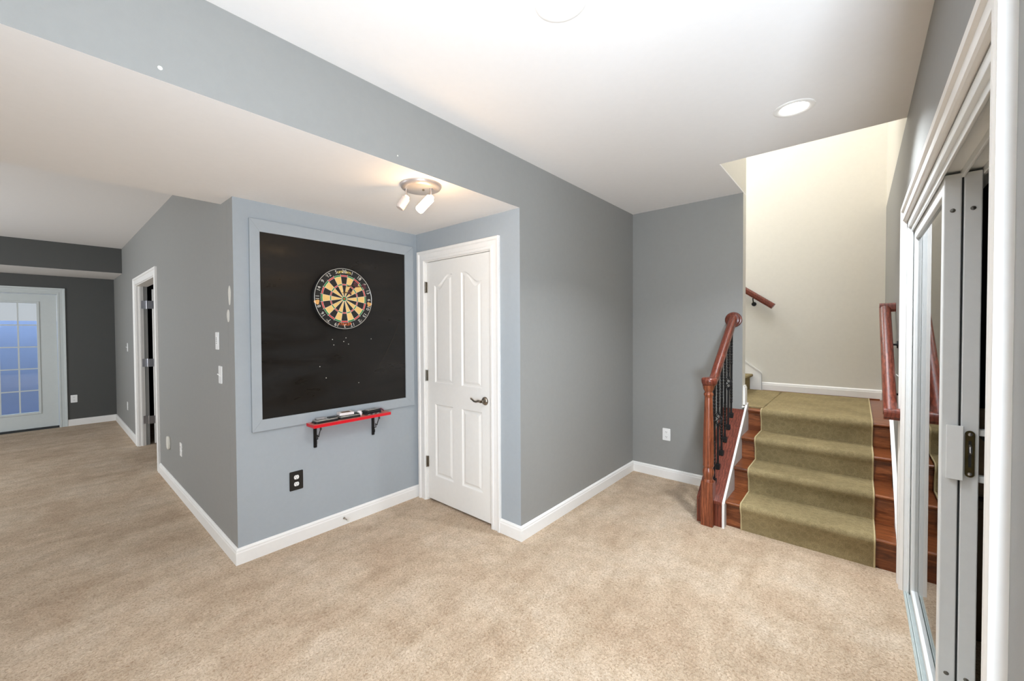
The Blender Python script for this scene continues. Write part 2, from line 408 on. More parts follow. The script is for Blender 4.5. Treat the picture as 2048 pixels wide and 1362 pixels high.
# ---------------------------------------------------------------- casings
CAS = [(0, 0), (0, .012), (.006, .017), (.022, .017), (.026, .013), (.060, .011), (.066, .020), (.084, .022), (.088, .018), (.088, 0)]
def casing(name, a0, a1, ztop, to3d, parent, mat=WHITE, prof=CAS, z0=0):
    """U-shaped moulding: inner edge a0..a1 and ztop, to3d(a, z, out)"""
    c = MB(); rings = []
    for (a, z, sa, sz_) in ((a0, z0, -1, 0), (a0, ztop, -1, 1), (a1, ztop, 1, 1), (a1, z0, 1, 0)):
        rings.append([c.b.verts.new(to3d(a+sa*u, z+sz_*u, v)) for u, v in prof])
    n = len(prof)
    for A, B in zip(rings, rings[1:]):
        for k in range(n): c._f([A[k], A[(k+1) % n], B[(k+1) % n], B[k]])
    c._f(rings[0]); c._f(rings[-1])
    return c.build(name, mat, parent)

# ---------------------------------------------------------------- door 1: white panel door in the alcove
d1 = thing('door_1', 'white four-panel arched door in the alcove beside the chalkboard', 'door', (xB, 2.37, 0)); d1['kind'] = 'structure'
casing('casing', dY0+.005, dY1-.005, dZ-.006, lambda a, z, o: (xB-o, a, z), d1)
j = MB(); j.box(xB, xB+.12, dY0, dY0+.012, 0, dZ); j.box(xB, xB+.12, dY1-.012, dY1, 0, dZ); j.box(xB, xB+.12, dY0+.012, dY1-.012, dZ-.012, dZ)
j.box(xB+.06, xB+.12, dY0+.012, dY0+.02, 0, dZ-.012); j.box(xB+.115, xB+.12, dY0, dY1, 0, .012)
j.build('jamb', WHITE, d1)
def panel_door():
    """slab with four routed, raised panels; upper two with arched tops.  Built with hole rings in the front face."""
    ya, yb, za, zb_ = dY0+.014, dY1-.014, .018, dZ-.016; xf, xb_ = xB+.012, xB+.047
    c = MB(); b = c.b
    yl = [(2.425, 2.648), (2.100, 2.322)]   # (low y, high y) per column: left column has the larger y
    panels = []
    for (p0, p1), left in zip(yl, (True, False)):
        panels.append((p0, p1, .225, .835, None))
        panels.append((p0, p1, 1.015, 1.83, left))
    def outline(p0, p1, z0, z1, arch, ins):
        a, b2, c0, c1 = p0+ins, p1-ins, z0+ins, z1-ins
        pts = [(a, c0), (b2, c0)]
        N = 12
        for i in range(N+1):
            t = i/N; y = b2+(a-b2)*t
            if arch is None: z = c1
            else:
                # upper edge sweeps up toward the middle of the door
                tt = t if arch else 1-t
                s_ = tt*tt*(3-2*tt); z = c1 + .078*s_ - .018*math.sin(tt*math.pi*2)*.6
            pts.append((y, z))
        return pts
    faces_front = []
    # outer boundary split by building front as grid cells with holes: use triangle fill
    ov = [b.verts.new((xf, y, z)) for y, z in ((ya, za), (yb, za), (yb, zb_), (ya, zb_))]
    edges = [b.edges.new((ov[i], ov[(i+1) % 4])) for i in range(4)]
    steps = [(0, 0), (.010, .009), (.020, .009), (.038, .002)]
    for pr in panels:
        rings = []
        for ins, dep in steps:
            rings.append([b.verts.new((xf+dep, y, z)) for y, z in outline(*pr, ins)])
        n = len(rings[0])
        edges += [b.edges.new((rings[0][i], rings[0][(i+1) % n])) for i in range(n)]
        for A, B in zip(rings, rings[1:]):
            for i in range(n): c._f([A[i], A[(i+1) % n], B[(i+1) % n], B[i]])
        c._f(rings[-1])
    bmesh.ops.triangle_fill(b, use_beauty=True, edges=edges)
    bk = [b.verts.new((xb_, y, z)) for y, z in ((ya, za), (yb, za), (yb, zb_), (ya, zb_))]
    for i in range(4): c._f([ov[i], ov[(i+1) % 4], bk[(i+1) % 4], bk[i]])
    c._f(bk)
    return c.build('slab', DOORW, d1)
panel_door()
for z in (.332, 1.07, 1.82):
    c = MB(); c.box(xB+.002, xB+.012, dY1-.026, dY1-.012, z-.045, z+.045)
    c.cyl((xB-.004, dY1-.014, z-.047), (xB-.004, dY1-.014, z+.047), .006, 12)
    c.build('hinge', NICKEL, d1)
c = MB(); ky = 2.068; kz = .925
c.lathe([(.0, -.016), (.020, -.016), (.026, -.012), (.031, -.004), (.032, .0)], (xB+.012, ky, kz), 'x', 28)
c.cyl((xB-.03, ky, kz), (xB+.0, ky, kz), .010, 16)
pts = [(xB-.036, ky, kz), (xB-.040, ky+.02, kz+.004), (xB-.040, ky+.045, kz-.004), (xB-.038, ky+.07, kz-.002), (xB-.036, ky+.092, kz+.010), (xB-.034, ky+.105, kz+.012)]
c.tube(pts, [.010, .0095, .008, .007, .0065, .006], 12)
h = c.build('handle', NICKEL, d1, smooth=True); h['label'] = 'satin nickel lever handle'
MB().box(xB-.001, xB+.012, dY0+.004, dY0+.016, kz-.03, kz+.03).build('strike_plate', SCREW, d1)

# ---------------------------------------------------------------- door 2: hall doorway with the opened door
d2 = thing('door_2', 'white cased doorway in the hall wall with its door swung open', 'door', (hx(6.1), 6.1, 0)); d2['kind'] = 'structure'
casing('casing', oN+.004, oF-.004, oT-.006, lambda a, z, o: (hx(a)-o, a, z), d2)
j = MB(); j.prism([(hx(oN), oN), (hx(oN)+.11, oN), (hx(oN)+.11, oN+.014), (hx(oN), oN+.014)], 'z', 0, oT)
j.box(hx(oF), hx(oF)+.07, oF-.014, oF, 0, oT); j.box(hx(6)-.004, hx(6)+.11, oN+.014, oF-.014, oT-.014, oT)
j.box(hx(oF)+.03, hx(oF)+.045, oF-.026, oF-.014, 0, oT-.014)
j.build('jamb', WHITE, d2)
hd = MB().box(.91, 1.62, 6.735, 6.77, .02, 2.0).build('door_leaf', DOORW, d2, bevel=.002)
MB().box(.915, .96, 6.72, 6.734, .25, 1.75).build('moulding', DOORW, hd)
for z in (.33, 1.06, 1.80):
    c = MB(); c.box(.795, .845, 6.781, 6.785, z-.05, z+.05); c.box(.865, .92, 6.729, 6.733, z-.05, z+.05)
    c.cyl((.857, 6.755, z-.052), (.857, 6.755, z+.052), .007, 10); c.box(.843, .868, 6.752, 6.756, z-.05, z+.05)
    c.build('hinge', CHROME, d2)

# ---------------------------------------------------------------- door 3: glazed far door
d3 = thing('door_3', 'glazed door with ten-pane grid in the far wall', 'door', (-.35, yF, 0)); d3['kind'] = 'structure'
casing('casing', fX0+.004, fX1-.014, fZ-.006, lambda a, z, o: (a, yF-o, z), d3, FARW)
j = MB(); j.box(fX0, fX0+.015, yF, yF+.14, 0, fZ); j.box(fX1-.015, fX1, yF, yF+.14, 0, fZ); j.box(fX0, fX1, yF, yF+.14, fZ-.015, fZ)
j.build('jamb', FARW, d3)
gX0, gX1, gZ0, gZ1 = -.640, -.096, .268, 1.888
sl0, sl1 = fX0+.018, fX1-.018
c = MB(); ys = (yF+.02, yF+.06)
c.box(sl0, gX0, *ys, .03, 2.025); c.box(gX1, sl1, *ys, .03, 2.025); c.box(gX0, gX1, *ys, .03, gZ0); c.box(gX0, gX1, *ys, gZ1, 2.025)
leaf = c.build('door_leaf', FARW, d3)
c = MB()
fr = .028
c.box(gX0-fr, gX0, yF+.008, yF+.02, gZ0-fr, gZ1+fr); c.box(gX1, gX1+fr, yF+.008, yF+.02, gZ0-fr, gZ1+fr)
c.box(gX0, gX1, yF+.008, yF+.02, gZ0-fr, gZ0); c.box(gX0, gX1, yF+.008, yF+.02, gZ1, gZ1+fr)
c.build('glazing_frame', FARW, leaf, bevel=.003)
c = MB()
for i in (1, 2):
    x = gX0+(gX1-gX0)*i/3; c.box(x-.008, x+.008, yF+.026, yF+.036, gZ0, gZ1)
for i in range(1, 5):
    z = gZ0+(gZ1-gZ0)*i/5; c.box(gX0, gX1, yF+.027, yF+.035, z-.008, z+.008)
c.build('muntins', FARW, leaf)
MB().box(gX0, gX1, yF+.038, yF+.044, gZ0, gZ1).build('glass_pane', GLASS, leaf)
MB().box(sl0, sl1, yF-.01, yF+.1, 0, .028).build('threshold', RUBBER, d3)
c = MB(); c.box(-2.0, 1.2, 9.85, 9.97, -.3, 1.64)
st(c.build('wall_outside', OUTW), 'bluish retaining wall outside the far glazed door', 'wall')
st(MB().box(-2.0, 1.2, yF+.14, 9.85, -.3, -.05).build('floor_outside', plain('outside_paving', srgb(120, 120, 130), .9)), 'paving outside the far glazed door', 'floor')

# ---------------------------------------------------------------- door 4: sliding door at the right
d4 = thing('door_4', 'white framed sliding glass door in the right wall, half open', 'door', (2.15, yR, 0)); d4['kind'] = 'structure'
casing('casing', sx0+.003, sx1-.003, sz+.004, lambda a, z, o: (a, yR+o, z), d4, WHITE)
yb_ = yR-.165
c = MB()
c.box(sx1-.035, sx1, yb_, yR-.001, 0, sz)                       # far jamb with channel ribs
for y in (-.212, -.264, -.314): c.box(sx1-.05, sx1-.034, y-.004, y+.004, .01, sz-.03)
c.box(sx0, sx0+.045, yb_, yR-.001, 0, sz)
c.box(sx0+.045, sx0+.06, yR-.05, yR-.03, 0, sz-.04)
c.box(sx0, sx1, yb_, yR-.001, sz-.035, sz)
for y in (-.212, -.264, -.314): c.box(sx0+.045, sx1-.035, y-.004, y+.004, sz-.06, sz-.034)
c.build('frame', VINYL, d4, bevel=.0015)
c = MB()
c.box(sx0+.045, sx1-.035, yb_, yR-.001, .0, .008)
for y, hh in ((-.201, .010), (-.208, .016), (-.2145, .008), (-.264, .016), (-.314, .016)):
    c.box(sx0+.045, sx1-.035, y-.0025, y+.0025, .006, .006+hh)
c.build('track', TRACK, d4)
xe = 2.10
def slider(name, ya, yb2, xa, xb_, stile, yg):
    c = MB(); z0, z1 = .02, sz-.045
    c.box(xa, xa+stile, ya, yb2, z0, z1); c.box(xb_-stile, xb_, ya, yb2, z0, z1)
    c.box(xa+stile, xb_-stile, ya, yb2, z0, z0+.035); c.box(xa+stile, xb_-stile, ya, yb2, z1-.06, z1)
    p = c.build(name, VINYL, d4, bevel=.003)
    ym = (ya+yb2)/2
    MB().box(xa+stile, xb_-stile, yg-.003, yg+.003, z0+.035, z1-.06).build('glass_pane', GLASS, p)
    c = MB()
    for z in (.235, 1.86): c.lathe([(0, -.003), (.006, -.002), (.007, 0)], (xa, ym, z), 'x', 12)
    c.build('screw', SCREW, p)
    return p
pA = slider('sliding_panel', -.262, -.2205, xe, sx1-.036, .050, -.236)
pB = slider('sliding_panel', -.309, -.267, xe+.002, sx1-.036, .06, -.288)
MB().box(xe+.004, xe+.03, -.2665, -.2625, .04, sz-.06).build('weather_strip', RUBBER, pA)
c = MB(); c.box(-.020, .020, -.002, .002, -.094, .094); c.rot(Matrix.Translation((xe-.012, -.252, 1.024)) @ Matrix.Rotation(R(82), 4, 'Z'))
pl = c.build('pull_plate', VINYL, pA, bevel=.0015)
c = MB()
for z in (.96, 1.09): c.box(xe-.012, xe+.001, -.250, -.242, z-.01, z+.01)
c.build('standoff', VINYL, pl)
c = MB(); cz = 1.022
pts = []
for k in range(13): a = math.pi*k/12; pts.append((-.288+.011*math.cos(a), cz+.069+.011*math.sin(a)))
for k in range(13): a = math.pi+math.pi*k/12; pts.append((-.288+.011*math.cos(a), cz-.069+.011*math.sin(a)))
c.prism(pts, 'x', xe-.003, xe+.002)
lt = c.build('mortise_latch', BRASS, pB, bevel=.001)
MB().box(xe-.0036, xe-.003, -.2915, -.2845, cz-.045, cz+.045).build('latch_slot', SLOT, lt)
c = MB(); c.tube([(xe-.003, -.288, cz+.03), (xe-.012, -.288, cz+.026), (xe-.015, -.288, cz+.008), (xe-.008, -.288, cz+.004)], .004, 8)
c.lathe([(0, -.004), (.005, -.003), (.006, 0)], (xe-.003, -.288, cz-.068), 'x', 12); c.lathe([(0, -.004), (.005, -.003), (.006, 0)], (xe-.003, -.288, cz+.068), 'x', 12)
c.build('latch_hook', CHROME, lt, smooth=True)
c = MB(); c.box(xe+.01, xe+.035, -.36, -.309, 1.085, 1.108); c.box(xe+.01, xe+.035, -.36, -.309, .925, .948); c.box(xe+.01, xe+.035, -.36, -.342, .925, 1.108)
c.build('back_handle', VINYL, pB, bevel=.004)

# ---------------------------------------------------------------- the staircase
RISE, RUN, XN = .186, .265, 3.31       # XN: nosing of the first tread
XR = XN+.028                            # first riser face
sL, sRt = .716, yR+.012
stair = thing('staircase', 'stained red oak stairs of four risers climbing to the landing', 'staircase', (XR, .26, 0))
for k in range(4):
    xr = XR+RUN*k
    MB().box(xr, xr+.018, sRt, sL, RISE*k, RISE*(k+1)-.022).build('riser', OAKY, stair)
    xe_ = xr+RUN+.001 if k < 3 else xr+.11
    z1 = RISE*(k+1); xn = XN+RUN*k
    prof = [(xe_, z1-.022), (xe_, z1), (xn+.010, z1), (xn+.004, z1-.002), (xn, z1-.008), (xn, z1-.015), (xn+.004, z1-.020), (xn+.010, z1-.022)]
    MB().prism(prof, 'y', sRt, sL).build('tread', OAKY, stair)
    MB().tube([(xn+.026, sRt, z1-.028), (xn+.026, sL, z1-.028)], .008, 8).build('cove_moulding', OAKY, stair)
zL = 4*RISE
xl = XR+3*RUN+.11
MB().box(xl, xS-.001, sRt, .715, zL-.022, zL).box(xD+.118, xS-.001, .715, .925, zL-.022, zL).build('landing', OAKY, stair)
MB().box(xl-.1, xS-.002, yR+.013, .712, 0, zL-.03).build('landing_support', SKIRT, stair)
# upper flight turning left
up2 = thing('stair_flight', 'carpeted upper stair flight turning left from the landing', 'staircase', (4.8, .93, zL))
for k in range(8):
    ya = .93+.255*k; za = zL+RISE*k
    c = MB(); c.box(xD+.116, xS-.014, ya, ya+.27, za, za+RISE-.02)
    c.prism([(ya-.028, za+RISE-.028), (ya-.032, za+RISE-.01), (ya-.024, za+RISE), (ya+.26, za+RISE), (ya+.26, za+RISE-.028)], 'x', xD+.116, xS-.014)
    c.build('step', RUNNER, up2)
# skirt of the upper flight on the back wall
prof = [(.815, zL), (.815, zL+.19), (.83, zL+.21), (.99, zL+.33), (2.99, zL+.33+2*.73), (2.99, zL+1.2), (.93, zL)]
MB().prism(prof, 'x', xS-.013, xS-.001).build('skirt_board', WHITE, up2)
MB().sweep([((xS-.012, a, b), (-1, 0, 0), (0, 0, 1)) for a, b in ((.812, zL), (.812, zL+.195), (.83, zL+.216), (.99, zL+.337), (2.99, zL+.337+1.46))], [(0, 0), (.012, 0), (.012, .012), (0, .012)]).build('skirt_moulding', WHITE, up2)
c = MB(); c.sweep([((xS, .812, zL), (-1, 0, 0), (0, 0, 1)), ((xS, yR+.016, zL), (-1, 0, 0), (0, 0, 1))], BBP)
st(c.build('baseboard_landing', WHITE), 'white baseboard along the landing back wall', 'baseboard')
# shoe strip of red wood in front of that baseboard
MB().box(xS-.034, xS-.017, yR+.03, .80, zL, zL+.012).build('shoe_moulding', OAKY, stair)

# knee wall, its skirt and cap
kz = lambda x: .200+.755*(x-3.28)
knee = thing('stair_curb', 'low sloped stair curb with cherry cap board under the iron balusters', 'stair curb', (3.65, .81, 0))
MB().prism([(3.285, 0), (xD-.001, 0), (xD-.001, kz(xD)-.022), (3.285, kz(3.285)-.022)], 'y', .732, .888).build('curb', GREY, knee)
o = MB().prism([(3.262, kz(3.262)-.026), (3.262, kz(3.262)), (xD-.001, kz(xD)), (xD-.001, kz(xD)-.026)], 'y', .728, .900).build('cap_board', CHERRY, knee, bevel=.004)
MB().box(3.268, 3.285, .728, .900, 0, kz(3.268)-.024).build('front_board', CHERRYZ, knee, bevel=.002)
MB().prism([(3.275, 0), (4.131, 0), (4.131, .80), (4.04, kz(4.04)-.005), (3.275, kz(3.275)-.02)], 'y', .716, .730).build('skirt_board', SKIRT, knee)
c = MB(); c.prism([(3.257, 0), (3.269, 0), (3.269, kz(3.269)-.011), (4.06, kz(4.06)-.011), (4.06, kz(4.06)-.001), (3.257, kz(3.257))], 'y', .7125, .7275)
c.build('edge_trim', WHITE, knee)
c = MB(); c.box(4.045, 4.131, .727, yE, .79, .94); c.box(4.045, 4.131, .733, yE, .94, .955)
c.box(3.99, 4.045, .727, yE, .775, .78)
st(c.build('trim_1', WHITE), 'short white baseboard block at the wall end beside the top step', 'trim')

# banister: newel, rail, rosette, balusters
ban = thing('banister', 'cherry stair banister with turned newel post and twisted black iron balusters', 'banister', (3.272, .818, 0))
NX, NY = 3.262, .820
c = MB(); w = .040
c.prism([(NX-w, NY-w), (NX+w, NY-w), (NX+w, NY+w), (NX-w, NY+w)], 'z', 0, .325)
c.lathe([(.054, 0), (.046, .012)], (NX, NY, .325), 'z', 4, cap=True) if False else None
c.lathe([(.040, .325), (.034, .338), (.030, .343), (.031, .352), (.036, .368), (.039, .388), (.038, .405), (.033, .420), (.031, .428), (.036, .436), (.038, .444), (.036, .452), (.036, .462),
         (.038, .50), (.0375, .58), (.034, .72), (.030, .85), (.0265, .945), (.026, .952), (.031, .962), (.033, .970), (.031, .978), (.026, .986), (.0265, .992),
         (.030, 1.00), (.035, 1.006), (.036, 1.016), (.038, 1.020), (.039, 1.03), (.042, 1.038)], (NX, NY, 0), 'z', 32)
c.build('newel_post', OAKZ, ban, smooth=True)
c = MB(); c.lathe([(.042, 1.038), (.048, 1.044), (.052, 1.056), (.054, 1.072), (.053, 1.084), (.046, 1.092), (.03, 1.096), (.001, 1.097)], (NX+.004, NY-.004, 0), 'z', 32)
c.build('newel_cap', CHERRY, ban, smooth=True)
RP = [(-.030, -.018), (-.030, .004), (-.027, .017), (-.019, .025), (-.008, .0285), (.008, .0285), (.019, .025), (.027, .017), (.030, .004), (.030, -.018), (.022, -.026), (.022, -.034), (-.022, -.034), (-.022, -.026)]
def railpath(pts):
    P = [Vector(p) for p in pts]; fr = []
    for i, p in enumerate(P):
        t = (P[min(i+1, len(P)-1)]-P[max(i-1, 0)]).normalized(); U = Vector((0, 1, 0)) if abs(t.y) < .5 else Vector((1, 0, 0))
        V = U.cross(t); V = V if V.z > 0 else -V
        if abs(t.y) < .5: V = Vector((-t.z, 0, t.x)) if t.x > 0 else Vector((t.z, 0, -t.x))
        fr.append((p, U, V))
    return fr
ry = .812
rail_pts = [(3.275, ry, 1.062), (3.33, ry, 1.066), (3.37, ry, 1.078), (3.41, ry, 1.102), (3.44, ry, 1.128), (3.47, ry, 1.154)]
for x in (3.6, 3.8, 4.0): rail_pts.append((x, ry, 1.154+.735*(x-3.47)))
MB().sweep(railpath(rail_pts), RP).build('handrail', CHERRY, ban, smooth=True)
MB().lathe([(.001, -.030), (.040, -.030), (.050, -.026), (.054, -.018), (.062, -.016), (.066, -.008), (.066, 0)], (xD, ry, 1.532), 'x', 40).build('rosette', CHERRYZ, ban, smooth=True)
railz = lambda x: (1.154+.735*(x-3.47)) if x > 3.47 else 1.07+(x-3.3)*.45
def baluster(x, basket):
    zb0, zt = kz(x), railz(x)-.03
    c = MB(); y = .81
    # square bar with twisted sections
    n = 90; prev = None; hb = .0065; L = zt-zb0
    bz = zb0+L*.56-.05 if basket else None
    def tw(z):
        f = (z-zb0)/L
        if basket:
            return (.62 < f < .86)
        return (.16 < f < .42) or (.58 < f < .84)
    ang = 0; rings = []
    for i in range(n+1):
        z = zb0+L*i/n
        if tw(z): ang += 2*math.pi*L/n/.055
        rr = hb*1.42*(1.12 if tw(z) else 1)
        rings.append([c.b.verts.new((x+rr*math.cos(ang+math.pi/4+k*math.pi/2), y+rr*math.sin(ang+math.pi/4+k*math.pi/2), z)) for k in range(4)])
    for A, B in zip(rings, rings[1:]):
        za = A[0].co.z
        if basket and abs(za-bz) < .046: continue
        for k in range(4): c._f([A[k], A[(k+1) % 4], B[(k+1) % 4], B[k]])
    c._f(rings[0]); c._f(rings[-1])
    o = c.build('baluster', IRON, ban)
    MB().prism([(x-.016, y-.016), (x+.016, y-.016), (x+.016, y+.016), (x-.016, y+.016)], 'z', zb0-.01, zb0+.034).build('shoe', IRON, o, bevel=.004)
    if basket:
        c = MB()
        for q in range(4):
            pts = []
            for i in range(15):
                t = i/14; r = .026*math.sin(math.pi*t)+.003; a = q*math.pi/2+t*math.pi*1.15
                pts.append((x+r*math.cos(a), y+r*math.sin(a), bz-.048+.096*t))
            c.tube(pts, .0035, 6)
        for s_ in (-1, 1): c.cyl((x, y, bz+s_*.046), (x, y, bz+s_*.058), .011, 12)
        c.build('basket', IRON, o, smooth=True)
for k in range(6): baluster(3.385+.110*k, k in (1, 4))

# ---------------------------------------------------------------- runner carpet
rn = thing('stair_runner', 'olive patterned runner carpet laid down the middle of the stairs', 'carpet', (XN, .27, 0))
ra, rb = -.085, .618
def rprofile(off):
    P = []
    for k in range(4):
        xr = XR+RUN*k; xn = XN+RUN*k; zt = RISE*(k+1)
        P += [(xr-off, RISE*k+(off if k else 0)), (xr-off-.006, zt-.075), (xr-off-.018, zt-.052), (xn-off-.001, zt-.030), (xn-off-.003, zt-.014), (xn-off*.6, zt+off*.55-.002), (xn+.006, zt+off), (xn+.05, zt+off)]
    return P
outer = rprofile(.013) + [(xS-.06, zL+.013)]
inner = rprofile(.001) + [(xS-.06, zL+.001)]
c = MB(); c.sweep([((0, ra, 0), (1, 0, 0), (0, 0, 1))], [(0, 0)]) if False else None
n = len(outer)
for y_ in (ra, rb):
    pass
VA = [c.b.verts.new((p[0], ra, p[1])) for p in outer]; VB = [c.b.verts.new((p[0], rb, p[1])) for p in outer]
IA = [c.b.verts.new((p[0], ra, p[1])) for p in inner]; IB = [c.b.verts.new((p[0], rb, p[1])) for p in inner]
for i in range(n-1):
    c._f([VA[i], VB[i], VB[i+1], VA[i+1]]); c._f([IA[i], IA[i+1], IB[i+1], IB[i]])
    c._f([VA[i], VA[i+1], IA[i+1], IA[i]]); c._f([VB[i], IB[i], IB[i+1], VB[i+1]])
c._f([VA[0], IA[0], IB[0], VB[0]]); c._f([VA[-1], VB[-1], IB[-1], IA[-1]])
rc = c.build('runner_pile', RUNNER, rn, smooth=True)
MB().box(4.20, xS-.06, rb-.004, .928, zL+.001, zL+.013).build('landing_carpet', RUNNER, rn)
for y_ in (ra, rb):
    c = MB(); pts = [(p[0], y_, p[1]) for p in outer]
    if y_ == rb: pts = [p for p in pts if p[0] < 4.2]
    c.tube(pts, .0045, 6); c.build('binding', BIND, rn, smooth=True)

# skirt on the right wall
xs = [3.34, 4.2]
sk = lambda x: .186+.702*(x-XN)+.075
c = MB(); c.prism([(3.215, 0), (3.215, .10), (3.255, sk(3.255)+.0), (4.16, sk(4.16)), (4.16, zL+.10), (xS, zL+.10), (xS, zL-.02), (4.1, zL-.02), (3.40, 0)], 'y', yR, yR+.012)
st(c.build('baseboard_right', WHITE), 'white sloped skirt board on the right wall beside the stairs', 'baseboard')
c = MB(); c.sweep([((x, yR+.012, z), (0, 1, 0), (0, 0, 1)) for x, z in ((3.255, sk(3.255)-.012), (4.16, sk(4.16)-.012), (4.2, zL+.088), (xS, zL+.088))], [(0, 0), (.008, 0), (.008, .010), (0, .012)])
st(c.build('trim_2', WHITE), 'moulding along the top of the right skirt board', 'trim')

# wall handrail at right
hr = thing('handrail', 'cherry wall handrail on black brackets at the right of the stairs', 'handrail', (3.55, -.14, 1.3))
ya_ = -.140
hp = [(3.175, ya_, .975), (3.95, ya_, 1.600)]
c = MB()
Ud = Vector((.775, 0, .625)).normalized(); Vd = Vector((-Ud.z, 0, Ud.x))
c.sweep([(Vector(hp[0]), (0, 1, 0), Vd), (Vector(hp[1]), (0, 1, 0), Vd)], RP)
c.build('rail', CHERRY, hr, smooth=True)
for (x, z) in ((3.178, .972), (3.945, 1.600)):
    c = MB(); c.sweep([((x, -.112, z), Vector((1, 0, .0)), (0, 0, 1)), ((x, yR, z), Vector((1, 0, .0)), (0, 0, 1))], RP)
    c.build('wall_return', CHERRY, hr, smooth=True)
def bracket(parent, p_wall, p_rail, n):
    c = MB(); pw, pr = Vector(p_wall), Vector(p_rail); n = Vector(n)
    c.cyl(pw, pw+n*.006, .024, 20)
    c.tube([pw+n*.005, pw+n*.03, (pw+n*.05+pr)/2 if False else pr-Vector((0, 0, .035)), pr], [.007, .006, .006, .006], 10)
    return c.build('bracket', IRON, parent, smooth=True)
bracket(hr, (3.70, yR, 1.345), (3.70, -.14, 1.375), (0, 1, 0)); bracket(hr, (3.36, yR, 1.06), (3.36, -.14, 1.095), (0, 1, 0))
# handrail of the upper flight
hu = thing('handrail', 'short end of a cherry handrail on the beige back wall of the landing', 'handrail', (xS-.06, .9, 1.8))
A_, B_ = Vector((xS-.065, .700, 1.70)), Vector((xS-.065, 2.9, 1.70+2.2*.735))
t = (B_-A_).normalized(); V = Vector((0, -t.z, t.y))
MB().sweep([(A_, (1, 0, 0), V), (B_, (1, 0, 0), V)], RP).build('rail', CHERRY, hu, smooth=True)
bracket(hu, (xS, .895, 1.735), (xS-.065, .895, 1.815), (-1, 0, 0)); bracket(hu, (xS, 2.2, 2.70), (xS-.065, 2.2, 2.78), (-1, 0, 0))

# ---------------------------------------------------------------- chalkboard
fx0, fx1, fz0, fz1 = .861, 2.116, .811, 2.172
ix0, ix1, iz0, iz1 = .920, 2.030, .884, 2.094
cb = thing('chalkboard', 'large black chalkboard panel in a flat blue-grey frame on the alcove wall', 'chalkboard', (1.49, yc, .81))
MB().box(ix0-.01, ix1+.01, yc-.010, yc, iz0-.01, iz1+.01).build('board_surface', BOARD, cb)
def mitre(poly): return MB().prism(poly, 'y', yc-.019, yc).build('frame_board', BLUE, cb, bevel=.0012)
mitre([(fx0, fz0), (fx0, fz1), (ix0, iz1), (ix0, iz0)]); mitre([(fx1, fz1), (fx1, fz0), (ix1, iz0), (ix1, iz1)])
mitre([(fx0, fz1), (fx1, fz1), (ix1, iz1), (ix0, iz1)]); mitre([(fx0, fz0), (ix0, iz0), (ix1, iz0), (fx1, fz0)])
# scattered dart holes and chalk scuffs
for x, z in ((1.395, 1.392), (1.50, 1.402), (1.482, 1.375), (1.405, 1.352), (1.52, 1.355), (1.30, 1.20), (1.345, 1.115), (1.60, 1.055), (1.71, 1.39)):
    c = MB(); c.lathe([(.0035, -.0006), (.0008, -.0016)], (x, yc-.010, z), 'y', 7); c.build('dart_hole', PUTTY, cb)
c = MB(); pts = [(1.78+.19*math.sin(t), yc-.0102, 1.16+.34*t/1.2+.02*math.cos(t)) for t in [i*.1 for i in range(13)]]
c.tube(pts, .0028, 5, flat=.2); c.build('chalk_smear', plain('chalk_smear', srgb(74, 66, 56), .9), cb)

# ---------------------------------------------------------------- dartboard
DX, DZ, DR = 1.470, 1.691, .2262
YB = yc-.0102; YFc = yc-.050
db = thing('dartboard', 'round bristle dartboard with cream and black segments hung on the chalkboard', 'dartboard', (DX, YB, DZ))
c = MB(); c.lathe([(DR-.006, 0), (DR, -.006), (DR, -(YB-YFc)+.003), (DR-.003, -(YB-YFc)), (.001, -(YB-YFc))], (DX, YB, DZ), 'y', 72)
c.build('body', BLACKP, db, smooth=True)
c = MB(); yq = YFc-.0006
def sector(r0, r1, a0, a1, mi, n=5):
    for i in range(n):
        p, q = a0+(a1-a0)*i/n, a0+(a1-a0)*(i+1)/n
        c._f([c.b.verts.new((DX+r*math.sin(a), yq, DZ+r*math.cos(a))) for r, a in ((r0, p), (r1, p), (r1, q), (r0, q))], mi)
R1, R2, R3, R4, R5, R6 = .0075, .017, .100, .109, .163, .174
for i in range(20):
    a0, a1 = R(i*18-9), R(i*18+9); dk = i % 2 == 0
    sector(R2, R3, a0, a1, 1 if dk else 0); sector(R3, R4, a0, a1, 2 if dk else 3)
    sector(R4, R5, a0, a1, 1 if dk else 0); sector(R5, R6, a0, a1, 2 if dk else 3)
sector(R1, R2, 0, 2*math.pi, 3, 24); sector(.0002, R1, 0, 2*math.pi, 2, 16)
c.build('scoring_segments', [CREAM, DBLACK, DRED, DGREEN], db)
c = MB()
def circ(r, y, n=64): return [(DX+r*math.cos(2*math.pi*k/n), y, DZ+r*math.sin(2*math.pi*k/n)) for k in range(n)]
for r in (R2, R3, R4, R5, R6): c.tube(circ(r, YFc-.001), .0011, 5, closed=True)
for i in range(20):
    a = R(i*18+9); c.tube([(DX+R2*math.sin(a), YFc-.001, DZ+R2*math.cos(a)), (DX+(R6+.008)*math.sin(a), YFc-.001, DZ+(R6+.008)*math.cos(a))], .0009, 5)
c.build('spider_wire', WIRE, db)
c = MB(); c.tube(circ(DR-.005, YFc-.004), .0015, 6, closed=True)
nums = [20, 1, 18, 4, 13, 6, 10, 15, 2, 17, 3, 19, 7, 16, 8, 11, 14, 9, 12, 5]
for i, v in enumerate(nums):
    a = R(i*18); rr = .199
    me = text_mesh(str(v), .036, .0008)
    M = Matrix.Translation((DX+rr*math.sin(a), YFc-.004, DZ+rr*math.cos(a))) @ Matrix.Rotation(a, 4, 'Y') @ Matrix.Rotation(R(90), 4, 'X')
    add_mesh(c, me, M); bpy.data.meshes.remove(me)
c.build('number_ring', WIRE, db)
c = MB(); me = text_mesh('unicorn', .036, .0006, .12, .86)
